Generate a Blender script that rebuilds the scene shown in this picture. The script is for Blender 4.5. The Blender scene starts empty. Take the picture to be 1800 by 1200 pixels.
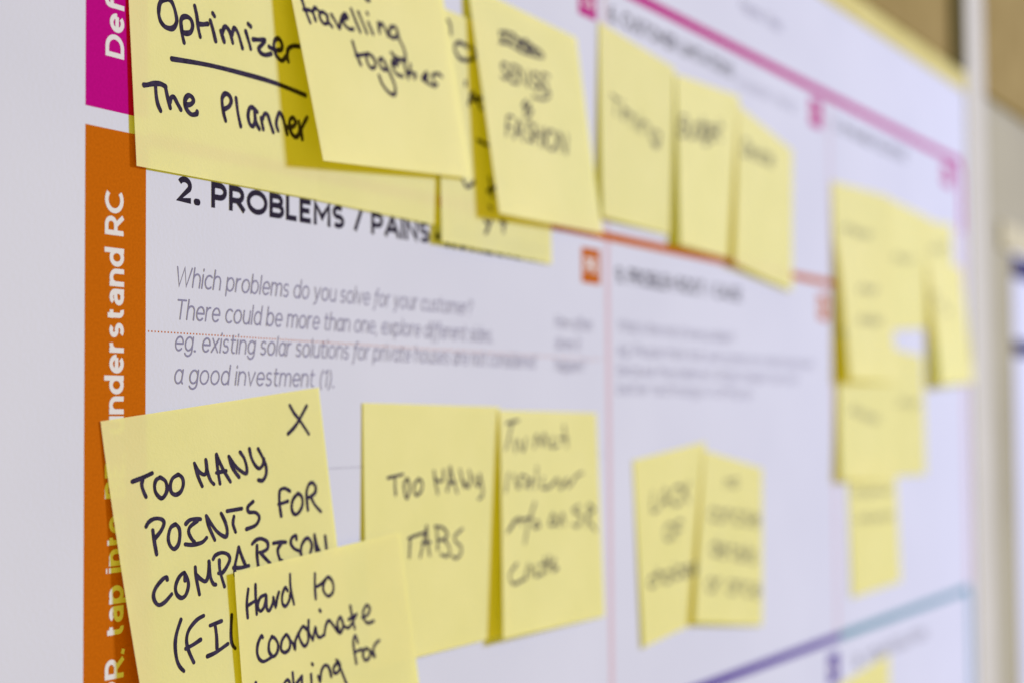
import bpy, bmesh, math, random

S = bpy.context.scene
C = S.collection
rnd = random.Random(11)
MM = .001

# ------------------------------------------------------------------ camera, light, exposure
cam = bpy.data.cameras.new('camera')
cam.sensor_width = 36
cam.lens = 58.76
cam.clip_start = .02
cam.clip_end = 20
cam.dof.use_dof = True
cam.dof.focus_distance = .416
cam.dof.aperture_fstop = 7.3
cam.dof.aperture_blades = 0
camo = bpy.data.objects.new('camera', cam)
C.objects.link(camo)
R = [[0.4870723, -0.0371244, -0.8725722], [-0.8733251, -0.0298455, -0.4862227], [-0.0079916, 0.9988649, -0.0469586]]
P = [-0.289866, -0.275, -0.069745]
from mathutils import Matrix, Vector
camo.matrix_world = Matrix([R[i] + [P[i]] for i in range(3)] + [[0, 0, 0, 1]])
S.camera = camo

world = bpy.data.worlds.new('World')
S.world = world
world.use_nodes = True
bg = world.node_tree.nodes['Background']
bg.inputs[0].default_value = (1, .81, .06, 1)   # warm lamps in the room, cool window from the right
bg.inputs[1].default_value = .66

key = bpy.data.lights.new('window_light', 'AREA')
key.shape = 'RECTANGLE'
key.size = .75
key.size_y = .75
key.energy = 568
key.color = (.41, .50, 1)
keyo = bpy.data.objects.new('window_light', key)
C.objects.link(keyo)
d = Vector((1.6, -1, .45)).normalized()
keyo.location = Vector((.35, 0, 0)) + d * 5.5
keyo.rotation_euler = d.to_track_quat('Z', 'Y').to_euler()

S.view_settings.view_transform = 'Standard'
S.view_settings.look = 'None'
S.view_settings.gamma = 1
S.view_settings.exposure = .12
S.render.engine = 'CYCLES'
S.cycles.max_bounces = 10
S.cycles.diffuse_bounces = 6
S.cycles.transmission_bounces = 8

# ------------------------------------------------------------------ materials
def mat(name):
    m = bpy.data.materials.new(name)
    m.use_nodes = True
    nt = m.node_tree
    return m, nt, nt.nodes['Principled BSDF']


def noise(nt, scale, detail=3):
    co = nt.nodes.new('ShaderNodeTexCoord')
    n = nt.nodes.new('ShaderNodeTexNoise')
    n.inputs['Scale'].default_value = scale
    n.inputs['Detail'].default_value = detail
    nt.links.new(co.outputs['Object'], n.inputs['Vector'])
    return n


def ramp(nt, src, a, b, lo=.35, hi=.65):
    r = nt.nodes.new('ShaderNodeValToRGB')
    r.color_ramp.elements[0].position = lo
    r.color_ramp.elements[1].position = hi
    r.color_ramp.elements[0].color = (*a, 1)
    r.color_ramp.elements[1].color = (*b, 1)
    nt.links.new(src, r.inputs[0])
    return r.outputs[0]


def bump(nt, src, dist, strength=1):
    b = nt.nodes.new('ShaderNodeBump')
    b.inputs['Distance'].default_value = dist
    b.inputs['Strength'].default_value = strength
    nt.links.new(src, b.inputs['Height'])
    return b.outputs[0]


def surface(name, a, b, scale, rough=.6, bscale=None, bdist=0, spec=.3):
    m, nt, p = mat(name)
    n = noise(nt, scale)
    nt.links.new(ramp(nt, n.outputs['Fac'], a, b), p.inputs['Base Color'])
    p.inputs['Roughness'].default_value = rough
    p.inputs['Specular IOR Level'].default_value = spec
    if bscale:
        n2 = noise(nt, bscale, 2)
        nt.links.new(bump(nt, n2.outputs['Fac'], bdist), p.inputs['Normal'])
    return m


def scaled(c, k):
    return tuple(v * k for v in c)


def ink(name, c, var=.06, grain=2200, rough=.95, spec=0):
    return surface(name, scaled(c, 1 - var), scaled(c, 1 + var), grain, rough, spec=spec)


M = {
    'poster paper': surface('poster_paper', (.575, .585, .70), (.60, .61, .725), 14, .9, 900, .00004, 0),
    'orange print': ink('orange_print', (.46, .113, .004), .07, 1500),
    'magenta print': ink('magenta_print', (.42, .004, .20), .06, 1500),
    'purple print': ink('purple_print', (.075, .035, .27)),
    'teal print': ink('teal_print', (.12, .27, .35)),
    'pink print': ink('pink_print', (.58, .445, .52)),
    'pale print': ink('pale_print', (.56, .48, .56)),
    'white print': ink('white_print', (.66, .64, .66), .02),
    'black ink': ink('black_ink', (.026, .021, .04), .15),
    'grey ink': ink('grey_ink', (.235, .225, .345), .10),
    'marker': ink('marker_ink', (.036, .028, .058), .25, 700),
    'tan': surface('tan_board', (.26, .19, .075), (.31, .23, .095), 30, .9, 200, .0004, 0),
    'olive': ink('olive_gap_shade', (.10, .082, .035)),  # dark colour painted in for the shade of the board gap
    'cream': surface('cream_tape', (.55, .48, .19), (.60, .53, .23), 40, .9, spec=0),
    'pale tape': surface('pale_tape', (.50, .455, .31), (.54, .49, .34), 40, .9, spec=0),
    'post': surface('post_paint', (.52, .495, .44), (.55, .525, .47), 20, .9, spec=0),
    'wall': surface('wall_paint', (.345, .315, .23), (.385, .355, .26), 9, .9, 260, .0003, 0),
    'navy': ink('navy_print', (.05, .045, .12)),
}


def note_paper(k, fac, a, b):
    """yellow paper: scatters light back and lets part of it through"""
    m, nt, p = mat('note_paper')
    nt.nodes.remove(p)
    out = nt.nodes['Material Output']
    d = nt.nodes.new('ShaderNodeBsdfDiffuse')
    t = nt.nodes.new('ShaderNodeBsdfTranslucent')
    g = nt.nodes.new('ShaderNodeBsdfGlossy')
    g.inputs['Roughness'].default_value = .55
    g.inputs['Color'].default_value = (.9, .9, .9, 1)
    n = noise(nt, 35, 4)
    nt.links.new(ramp(nt, n.outputs['Fac'], scaled(a, k), scaled(b, k)), d.inputs['Color'])
    t.inputs['Color'].default_value = (.985, .87, .012, 1)
    f = noise(nt, 1400, 3)
    nr = bump(nt, f.outputs['Fac'], .00005)
    nt.links.new(nr, d.inputs['Normal'])
    mx = nt.nodes.new('ShaderNodeMixShader')
    mx.inputs[0].default_value = fac
    nt.links.new(d.outputs[0], mx.inputs[1])
    nt.links.new(t.outputs[0], mx.inputs[2])
    m2 = nt.nodes.new('ShaderNodeMixShader')
    m2.inputs[0].default_value = .006
    nt.links.new(mx.outputs[0], m2.inputs[1])
    nt.links.new(g.outputs[0], m2.inputs[2])
    nt.links.new(m2.outputs[0], out.inputs['Surface'])
    return m


PAPERS = [note_paper(k, .28, (.845, .81, .36), (.88, .84, .39)) for k in (1, .985, .97)]

# ------------------------------------------------------------------ mesh helpers
def link(name, verts, faces, m, parent=None, smooth=False):
    me = bpy.data.meshes.new(name)
    me.from_pydata(verts, [], faces)
    me.update()
    if smooth:
        for p in me.polygons:
            p.use_smooth = True
    me.materials.append(m)
    o = bpy.data.objects.new(name, me)
    C.objects.link(o)
    if parent:
        o.parent = parent
    return o


def tag(o, label, cat, group=None):
    o['label'] = label
    o['category'] = cat
    if group:
        o['group'] = group
    return o


def box(name, x0, x1, y0, y1, z0, z1, m, parent=None, bev=0):
    """a box in millimetres, y into the wall"""
    bm = bmesh.new()
    bmesh.ops.create_cube(bm, size=1)
    for v in bm.verts:
        v.co = Vector(((x0 + x1) / 2 + v.co.x * (x1 - x0), (y0 + y1) / 2 + v.co.y * (y1 - y0), (z0 + z1) / 2 + v.co.z * (z1 - z0))) * MM
    if bev:
        bmesh.ops.bevel(bm, geom=bm.edges[:], offset=bev * MM, segments=3, affect='EDGES', profile=.5)
    me = bpy.data.meshes.new(name)
    bm.to_mesh(me)
    bm.free()
    me.materials.append(m)
    o = bpy.data.objects.new(name, me)
    C.objects.link(o)
    if parent:
        o.parent = parent
    return o


def spline(pts, n=5):
    """Catmull-Rom through the points"""
    if len(pts) < 3:
        out = []
        for (a, b), (c, e) in zip(pts, pts[1:]):
            out += [(a + (c - a) * i / 4, b + (e - b) * i / 4) for i in range(4)]
        return out + [pts[-1]]
    q = [pts[0]] + list(pts) + [pts[-1]]
    out = []
    for i in range(1, len(q) - 2):
        p0, p1, p2, p3 = q[i - 1:i + 3]
        for k in range(n):
            t = k / n
            out.append(tuple(.5 * (2 * b + (c - a) * t + (2 * a - 5 * b + 4 * c - e) * t * t + (3 * b - a - 3 * c + e) * t ** 3)
                             for a, b, c, e in zip(p0, p1, p2, p3)))
    return out + [pts[-1]]


def ribbon(pts, w, rnd_caps, wob=0):
    """flat stroke along a 2-D polyline: (verts2d, faces)"""
    p = [pts[0]]
    for q in pts[1:]:
        if math.hypot(q[0] - p[-1][0], q[1] - p[-1][1]) > 1e-4:
            p.append(q)
    if len(p) < 2:
        p.append((p[0][0] + w * .2, p[0][1]))
    closed = len(p) > 4 and math.hypot(p[0][0] - p[-1][0], p[0][1] - p[-1][1]) < 1e-3
    n = len(p)
    V, F = [], []
    ph = rnd.uniform(0, 6)
    for i in range(n):
        a = p[i - 1] if i else (p[-2] if closed else p[0])
        b = p[i + 1] if i < n - 1 else (p[1] if closed else p[-1])
        d1 = (p[i][0] - a[0], p[i][1] - a[1])
        d2 = (b[0] - p[i][0], b[1] - p[i][1])
        l1, l2 = math.hypot(*d1), math.hypot(*d2)
        d1 = (d1[0] / l1, d1[1] / l1) if l1 > 1e-9 else (d2[0] / l2, d2[1] / l2)
        d2 = (d2[0] / l2, d2[1] / l2) if l2 > 1e-9 else d1
        t = (d1[0] + d2[0], d1[1] + d2[1])
        tl = math.hypot(*t)
        if tl < .3:
            t, tl = d2, 1
        t = (t[0] / tl, t[1] / tl)
        c = max(.55, t[0] * d1[0] + t[1] * d1[1])
        hw = w / 2 / c * (1 + wob * math.sin(ph + i * .55) + wob * .7 * math.sin(2 * ph + i * .21))
        V += [(p[i][0] - t[1] * hw, p[i][1] + t[0] * hw), (p[i][0] + t[1] * hw, p[i][1] - t[0] * hw)]
        if i:
            F.append((2 * i - 2, 2 * i - 1, 2 * i + 1, 2 * i))
    if rnd_caps and not closed:
        for e, s in ((0, 1), (n - 1, -1)):
            L, Rr = V[2 * e], V[2 * e + 1]
            cx, cy = (L[0] + Rr[0]) / 2, (L[1] + Rr[1]) / 2
            ux, uy = L[0] - cx, L[1] - cy
            k0 = len(V)
            for k in range(1, 6):
                a = math.pi * k / 6 * s
                V.append((cx + ux * math.cos(a) - uy * math.sin(a), cy + ux * math.sin(a) + uy * math.cos(a)))
            F.append((2 * e, *range(k0, k0 + 5), 2 * e + 1))
    return V, F


def arc(cx, cy, rx, ry, a0, a1):
    n = max(3, int(abs(a1 - a0) / 15))
    return [(cx + rx * math.cos(math.radians(a0 + (a1 - a0) * i / n)), cy + ry * math.sin(math.radians(a0 + (a1 - a0) * i / n))) for i in range(n + 1)]


# skeletons of a plain sans alphabet: cap height 1, x-height .72; (advance width, [polylines])
XH = .72
GLYPH = {
    'A': (.86, [[(0, 0), (.43, 1), (.86, 0)], [(.16, .3), (.7, .3)]]),
    'B': (.66, [[(0, 0), (0, 1)], [(0, 1), (.36, 1)] + arc(.36, .76, .24, .24, 90, -90) + [(.1, .52)], [(0, .52), (.4, .52)] + arc(.4, .26, .26, .26, 90, -90) + [(0, 0)]]),
    'C': (.8, [arc(.49, .5, .49, .5, 48, 312)]),
    'D': (.8, [[(0, 0), (0, 1)], [(0, 1), (.34, 1)] + arc(.34, .5, .46, .5, 90, -90) + [(0, 0)]]),
    'E': (.56, [[(.58, 1), (0, 1), (0, 0), (.58, 0)], [(0, .52), (.5, .52)]]),
    'F': (.54, [[(.58, 1), (0, 1), (0, 0)], [(0, .48), (.5, .48)]]),
    'G': (.84, [arc(.49, .5, .49, .5, 48, 330) + [(.86, .46), (.55, .46)]]),
    'H': (.72, [[(0, 0), (0, 1)], [(.72, 0), (.72, 1)], [(0, .52), (.72, .52)]]),
    'I': (.02, [[(0, 0), (0, 1)]]),
    'J': (.45, [[(.45, 1), (.45, .25)] + arc(.22, .25, .23, .25, 0, -160)]),
    'K': (.66, [[(0, 0), (0, 1)], [(.64, 1), (0, .38)], [(.24, .6), (.68, 0)]]),
    'L': (.52, [[(0, 1), (0, 0), (.54, 0)]]),
    'M': (.86, [[(0, 0), (0, 1), (.43, .3), (.86, 1), (.86, 0)]]),
    'N': (.72, [[(0, 0), (0, 1), (.72, 0), (.72, 1)]]),
    'O': (.98, [arc(.49, .5, .49, .5, 90, 450)]),
    'P': (.64, [[(0, 0), (0, 1)], [(0, 1), (.34, 1)] + arc(.34, .7, .29, .3, 90, -90) + [(0, .4)]]),
    'Q': (.98, [arc(.49, .5, .49, .5, 90, 450), [(.58, .2), (.92, -.1)]]),
    'R': (.66, [[(0, 0), (0, 1)], [(0, 1), (.34, 1)] + arc(.34, .7, .29, .3, 90, -90) + [(0, .4)], [(.34, .4), (.66, 0)]]),
    'S': (.6, [arc(.31, .745, .28, .255, 40, 262) + arc(.3, .255, .3, .255, 82, -140)]),
    'T': (.7, [[(0, 1), (.7, 1)], [(.35, 1), (.35, 0)]]),
    'U': (.72, [[(0, 1), (0, .36)] + arc(.36, .36, .36, .36, 180, 360) + [(.72, 1)]]),
    'V': (.82, [[(0, 1), (.41, 0), (.82, 1)]]),
    'W': (1.24, [[(0, 1), (.32, 0), (.62, 1), (.92, 0), (1.24, 1)]]),
    'X': (.74, [[(0, 0), (.74, 1)], [(0, 1), (.74, 0)]]),
    'Y': (.74, [[(0, 1), (.37, .45), (.74, 1)], [(.37, .45), (.37, 0)]]),
    'Z': (.66, [[(0, 1), (.66, 1), (0, 0), (.66, 0)]]),
    '0': (.64, [arc(.32, .5, .32, .5, 90, 450)]),
    '1': (.3, [[(0, .82), (.24, 1), (.24, 0)]]),
    '2': (.58, [arc(.28, .71, .27, .29, 155, -35) + [(.02, 0), (.6, 0)]]),
    '3': (.56, [arc(.26, .75, .25, .25, 140, -80), arc(.26, .26, .28, .26, 85, -140)]),
    '5': (.58, [[(.52, 1), (.1, 1), (.06, .56)] + arc(.27, .31, .29, .31, 100, -140)]),
    '6': (.6, [arc(.3, .3, .3, .3, 90, 450), [(.5, .98)] + arc(.4, .4, .4, .6, 95, 190)]),
    '9': (.6, [arc(.3, .7, .3, .3, 90, 450), [(.1, .02)] + arc(.2, .6, .4, .6, -85, 10)]),
    '7': (.58, [[(0, 1), (.58, 1), (.16, 0)]]),
    '8': (.6, [arc(.3, .76, .25, .24, 90, 450), arc(.3, .26, .3, .26, 90, 450)]),
    'a': (.54, [arc(.27, .47, .25, .25, 150, 0) + [(.52, 0)], [(.52, .44), (.26, .44)] + arc(.24, .22, .24, .21, 90, 270) + arc(.28, .25, .25, .25, -90, -20)]),
    'α': (.58, [arc(.29, .36, .29, .36, 40, 330), [(.58, .72), (.55, .1), (.64, 0)]]),
    'b': (.62, [[(0, 1.05), (0, 0)], arc(.31, .36, .31, .36, 180, -180)]),
    'c': (.54, [arc(.33, .36, .33, .36, 48, 312)]),
    'd': (.62, [[(.62, 1.05), (.62, 0)], arc(.31, .36, .31, .36, 0, 360)]),
    'e': (.62, [[(.06, .36), (.6, .36)], arc(.325, .36, .315, .36, 0, 315)]),
    'f': (.34, [[(.12, 0), (.12, .82)] + arc(.32, .82, .2, .22, 180, 80), [(0, .7), (.36, .7)]]),
    'φ': (.34, [[(.0, -.28), (.1, -.2), (.17, .8)] + arc(.38, .8, .2, .24, 180, 80), [(.02, .7), (.4, .7)]]),
    'g': (.62, [[(.62, .72), (.62, 0)] + arc(.31, 0, .31, .28, 0, -150), arc(.31, .37, .31, .35, 0, 360)]),
    'h': (.58, [[(0, 1.05), (0, 0)], [(0, .42)] + arc(.29, .42, .29, .3, 180, 0) + [(.58, 0)]]),
    'i': (.02, [[(0, 0), (0, .72)], [(0, .95), (0, 1.03)]]),
    'k': (.5, [[(0, 1.05), (0, 0)], [(.48, .72), (0, .28)], [(.16, .44), (.52, 0)]]),
    'l': (.02, [[(0, 0), (0, 1.05)]]),
    'm': (.98, [[(0, .72), (0, 0)], [(0, .44)] + arc(.245, .44, .245, .28, 180, 0) + [(.49, 0)], [(.49, .44)] + arc(.735, .44, .245, .28, 180, 0) + [(.98, 0)]]),
    'n': (.58, [[(0, .72), (0, 0)], [(0, .42)] + arc(.29, .42, .29, .3, 180, 0) + [(.58, 0)]]),
    'o': (.66, [arc(.33, .36, .33, .36, 90, 450)]),
    'p': (.62, [[(0, .72), (0, -.28)], arc(.31, .36, .31, .36, 180, -180)]),
    'r': (.34, [[(0, .72), (0, 0)], [(0, .4)] + arc(.3, .4, .3, .32, 180, 85)]),
    's': (.46, [arc(.235, .535, .21, .185, 40, 262) + arc(.23, .185, .23, .185, 82, -140)]),
    't': (.38, [[(.13, .95), (.13, .2)] + arc(.32, .2, .19, .2, 180, 290), [(0, .7), (.38, .7)]]),
    'u': (.58, [[(0, .72), (0, .3)] + arc(.29, .3, .29, .3, 180, 360), [(.58, .72), (.58, 0)]]),
    'v': (.58, [[(0, .72), (.29, 0), (.58, .72)]]),
    'w': (.88, [[(0, .72), (.22, 0), (.44, .72), (.66, 0), (.88, .72)]]),
    'x': (.54, [[(0, 0), (.54, .72)], [(0, .72), (.54, 0)]]),
    'y': (.58, [[(0, .72), (.29, 0)], [(.58, .72), (.22, -.18), (.05, -.27)]]),
    'z': (.5, [[(0, .72), (.5, .72), (0, 0), (.5, 0)]]),
    '.': (.06, [[(0, 0), (.06, 0)]]),
    ',': (.08, [[(.06, .04), (0, -.16)]]),
    '/': (.4, [[(0, -.1), (.42, 1.08)]]),
    '+': (.5, [[(0, .45), (.5, .45)], [(.25, .2), (.25, .7)]]),
    '&': (.7, [[(.66, 0), (.12, .74)] + arc(.3, .8, .19, .2, 200, -60) + arc(.26, .24, .24, .24, 110, 330) + [(.66, .46)]]),
    '(': (.2, [arc(.45, .42, .4, .7, 125, 235)]),
    ')': (.2, [arc(-.25, .42, .4, .7, 55, -55)]),
    '?': (.46, [arc(.22, .76, .22, .24, 150, -60) + [(.2, .42), (.2, .28)], [(.2, .05), (.2, 0)]]),
}


def layout(text, gap, space, italic=False):
    """polylines of a line of text in cap-height units, and its width"""
    x, out = 0., []
    for ch in text:
        if ch == ' ':
            x += space
            continue
        if italic:
            ch = {'a': 'α', 'f': 'φ'}.get(ch, ch)
        adv, polys = GLYPH[ch]
        for p in polys:
            out.append(([(x + a, b) for a, b in p], ch))
        x += adv + gap
    return out, x - gap


# ------------------------------------------------------------------ the wall and what is fixed to it
wall = box('wall', -900, 15000, 3, 60, -1400, 1500, M['wall'])
wall['kind'] = 'structure'

tag(box('tan_board', -500, 790, -1, 2.8, 160.6, 900, M['tan'], None, 1), 'wide tan board above the printed sheet and its cream tape', 'board')
tag(box('tan_board', 886, 15000, -.8, 2.8, 156.7, 900, M['tan'], None, 1), 'tan board right of the pale post, above the bare wall', 'board')
tag(box('gap_shade_strip', 792, 822, -4, 2.8, 160.6, 900, M['olive'], None, 1), 'dark olive upright strip painted as shade in the gap between the tan board and the pale post', 'strip')  # solid strip added as the recess shadow beside the post
tag(box('post', 832.6, 884, -.9, 2.8, -1300, 900, M['post'], None, .5), 'pale upright post beside the right edge of the printed sheet', 'post')

# ------------------------------------------------------------------ the printed sheet
PX0, PX1, PZ0, PZ1 = -260, 831.5, -420, 147.5
poster = box('poster', PX0, PX1, 0, .4, PZ0, PZ1, M['poster paper'])
tag(poster, 'large white printed planning sheet with coloured bands, headings and boxes', 'poster')


def flat(name, quads, m, y, parent):
    V, F = [], []
    for x0, z0, x1, z1 in quads:
        k = len(V)
        V += [(x0 * MM, y * MM, z0 * MM), (x1 * MM, y * MM, z0 * MM), (x1 * MM, y * MM, z1 * MM), (x0 * MM, y * MM, z1 * MM)]
        F.append((k, k + 1, k + 2, k + 3))
    return link(name, V, F, m, parent)


RECTS = [["printed_band",0,4.41,20.91,98.84,"magenta print"],["printed_band",0,-179.5,20.91,0,"orange print"],["printed_line",75.91,94.94,806.67,99.34,"magenta print"],["printed_line",20.91,-2.4,551.8,1.0,"orange print"],["printed_line",20.91,-183.8,547.8,-179.6,"purple print"],["printed_line",548.0,-183.9,806.67,-179.5,"teal print"],["printed_line",811.67,-330,819.67,-190.7,"teal print"],["printed_line",811.67,50.86,819.67,88.14,"magenta print"],["printed_line",810.67,-179.4,820.67,50.1,"pink print"],["printed_line",276.18,-179.9,280.18,-2.6,"pink print"],["printed_line",276.18,1.2,280.18,95.34,"pale print"],["printed_line",541.8,-179.9,545.8,-2.6,"pink print"],["printed_line",541.8,1.2,545.8,95.34,"pale print"]]
LABELS = {'orange print': 'orange', 'magenta print': 'magenta', 'purple print': 'purple', 'teal print': 'teal', 'pink print': 'pale pink', 'pale print': 'pale lilac'}
bands = {}
for name, x0, z0, x1, z1, col in RECTS:
    o = flat(name, [(x0, z0, x1, z1)], M[col], -.012 if name == 'printed_band' else -.02, poster)
    o['label'] = LABELS[col] + (' printed band with white lettering' if name == 'printed_band' else ' printed line')
    if name == 'printed_band':
        bands[col] = o


def lettering(name, items, m, parent, y):
    """items: text, x, z, width, cap, weight, italic, rotated, gap -> one mesh of flat strokes"""
    V, F = [], []
    k = 0
    for s, x, z, width, cap, wt, it, rot, gap in items:
        polys, w0 = layout(s, gap, .38 if it else .5, it)
        sk = cap - wt                       # skeleton height
        sx = (width - wt) / w0
        for pts, ch in polys:
            q = []
            for a, b in pts:
                u = wt / 2 + a * sx + (b * sk * .19 if it else 0)
                v = wt / 2 + b * sk
                q.append((x - v, z + u) if rot else (x + u, z + v))
            if len(q) == 2 and ch in '.':
                c = ((q[0][0] + q[1][0]) / 2, (q[0][1] + q[1][1]) / 2)
                q = [(c[0] - wt * .3, c[1]), (c[0] + wt * .3, c[1])]
                vv, ff = ribbon(q, wt * 1.15, True)
            else:
                if not it:                  # square off the stroke ends that stand on a guide line
                    for e, f in ((0, 1), (-1, -2)):
                        if min(abs(pts[e][1] - g) for g in (0, 1, 1.05, XH, -.28)) < 1e-6 and abs(pts[e][1] - pts[f][1]) > .18:
                            dx, dz = q[e][0] - q[f][0], q[e][1] - q[f][1]
                            ln = math.hypot(dx, dz)
                            q[e] = (q[e][0] + dx / ln * wt / 2, q[e][1] + dz / ln * wt / 2)
                vv, ff = ribbon(q, wt, it)
            yy = y - .004 * (k % 7)
            k += 1
            b0 = len(V)
            V += [(a * MM, yy * MM, b * MM) for a, b in vv]
            F += [tuple(i + b0 for i in f) for f in ff]
    return link(name, V, F, m, parent)


TEXTS = [["2. PROBLEMS / PAINS",32.31,-14.71,118.99,6.7,1.5,False,"black ink",0,0.3],["+ ITS FREQUENCY",153.99,-15.09,73.52,6.7,1.5,False,"black ink",0,0.3],["Which problems do you solve for your customer?",31.5,-35.97,145.35,5.2,0.5,True,"grey ink",0,0.22],["There could be more than one, explore different sides.",31.73,-44.19,158.74,5.2,0.5,True,"grey ink",0,0.22],["eg. existing solar solutions for private houses are not considered",31.32,-51.97,188.38,5.2,0.5,True,"grey ink",0,0.22],["a good investment (1).",31.13,-60.14,68.55,5.2,0.5,True,"grey ink",0,0.22],["How often",234.82,-37.36,29.45,5.0,0.5,True,"grey ink",0,0.26],["does it",234.68,-44.74,20.1,5.0,0.5,True,"grey ink",0,0.26],["happen?",234.53,-52.48,23.78,5.0,0.5,True,"grey ink",0,0.26],["What is the root of every problem?",286.25,-36.47,119.86,5.0,0.5,True,"grey ink",0,0.26],["eg. People think that solar panels are a bad investment",286.03,-45.37,226.94,5.0,0.5,True,"grey ink",0,0.26],["because they believe it will get cheaper soon and",285.83,-53.09,201.62,5.0,0.5,True,"grey ink",0,0.26],["better technology is coming up.",285.63,-60.29,142.6,5.0,0.5,True,"grey ink",0,0.26],["6. CUSTOMER LIMITATIONS",282.26,82.54,127.64,6.2,1.05,False,"black ink",0,0.26],["EG. BUDGET, DEVICES",416.16,80.11,77.59,4.6,0.5,False,"grey ink",0,0.26],["5. AVAILABLE SOLUTIONS",552.77,80.96,131.28,6.2,1.0,False,"black ink",0,0.26],["9. PROBLEM ROOT / CAUSE",285.72,-17.61,130.08,6.2,1.05,False,"black ink",0,0.26],["10. YOUR SOLUTION",568.58,-201.18,139.81,6.2,1.0,False,"black ink",0,0.26],["Purpose / Vision",420.37,116.1,53.15,6,0.7,False,"grey ink",0,0.26],["RC",13.0,-25.19,10.67,6.4,1.2,False,"white print",1,0.32],["understand",13.19,-72.24,44.04,6.4,1.2,False,"white print",1,0.32],["BE,",13.26,-87.36,10.67,6.4,1.2,False,"white print",1,0.32],["into",13.33,-104.86,13.59,6.4,1.2,False,"white print",1,0.32],["tap",13.4,-120.01,12.2,6.4,1.2,False,"white print",1,0.32],["PR,",13.46,-134.85,12.16,6.4,1.2,False,"white print",1,0.32],["on",13.51,-146.05,8.26,6.4,1.2,False,"white print",1,0.32],["Define",13.01,17.41,26.02,6.4,1.2,False,"white print",1,0.32]]
para = {}
for s, x, z, width, cap, wt, it, col, rot, gap in TEXTS:
    item = (s, x, z, width, cap, wt, it, rot, gap)
    if rot:
        par = bands['magenta print' if s == 'Define' else 'orange print']
        key_ = ('band_lettering', col, 'Define' if s == 'Define' else 'Focus')
    elif col == 'black ink':
        par, key_ = poster, ('heading', col, s)
    else:
        par = poster
        key_ = ('paragraph', col, 'main' if x < 100 else 'aside' if x < 250 and it else 'right' if it else s)
    para.setdefault(key_, [par, []])[1].append(item)
for (name, col, _), (par, items) in para.items():
    lettering(name, items, M[col], par, -.03)

for x0, z0, x1, z1, col, s in [[256.5,-19.6,271.9,-6.5,"orange print","PR"],[522,-20.4,537,-7.4,"orange print","RC"],[514,77.6,532,91.6,"magenta print","CL"],[770,78,792,92,"magenta print","AS"],[256,80,271,92.8,"magenta print","CS"],[528,-204,545,-189,"purple print","SL"]]:
    o = flat('printed_tag', [(x0, z0, x1, z1)], M[col], -.03, poster)
    lettering('tag_lettering', [(s, x0 + 2.6, (z0 + z1) / 2 - 2.9, 10, 6, 1.3, False, 0, .3)], M['white print'], o, -.045)

for x, z, xe, col in [[21.72,-47.45,273.68,"orange print"],[96.25,-82.89,272.76,"grey ink"]]:
    q = []
    while x < xe:
        q.append((x, z - .2, x + .45, z + .2))
        x += 1.2
    flat('dotted_line', q, M[col], -.016, poster)

# rounded corners of the coloured frames at the right edge
for cz, sgn, col in ((-181.7, -1, 'teal print'), (97.14, -1, 'magenta print')):
    V, F = [], []
    cx, r = 815.67 - 9, 9
    for k in range(13):
        a = math.radians(90 * k / 12)
        for rr in (r - 4, r + 4):
            V.append(((cx + rr * math.sin(a)) * MM, -.026 * MM, (cz - r + rr * math.cos(a)) * MM))
        if k:
            F.append((2 * k - 2, 2 * k - 1, 2 * k + 1, 2 * k))
    link('printed_line', V, F, M[col], poster)['label'] = LABELS[col] + ' rounded corner of a printed frame'

# cream tape along the top of the sheet
tag(box('cream_tape', PX0, 831, -.5, -.15, 146.8, 159.8, M['cream']), 'cream tape running along the top edge of the printed sheet', 'tape')

# the next sheet along the wall
p2 = box('poster', 967.3, 1700, 1.5, 2.9, -420, 51.7, M['poster paper'])
tag(p2, 'second white sheet with dark navy print at the right edge of the picture', 'poster')
flat('printed_band', [(969, 33, 1690, 49)], M['navy'], 1.43, p2)
flat('printed_line', [(967.6, -25, 1690, -13)], M['navy'], 1.43, p2)
tag(box('cream_tape', 935, 1705, .9, 1.4, 52, 72, M['pale tape']), 'short cream tape above the second sheet, right of the post', 'tape')

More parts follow.
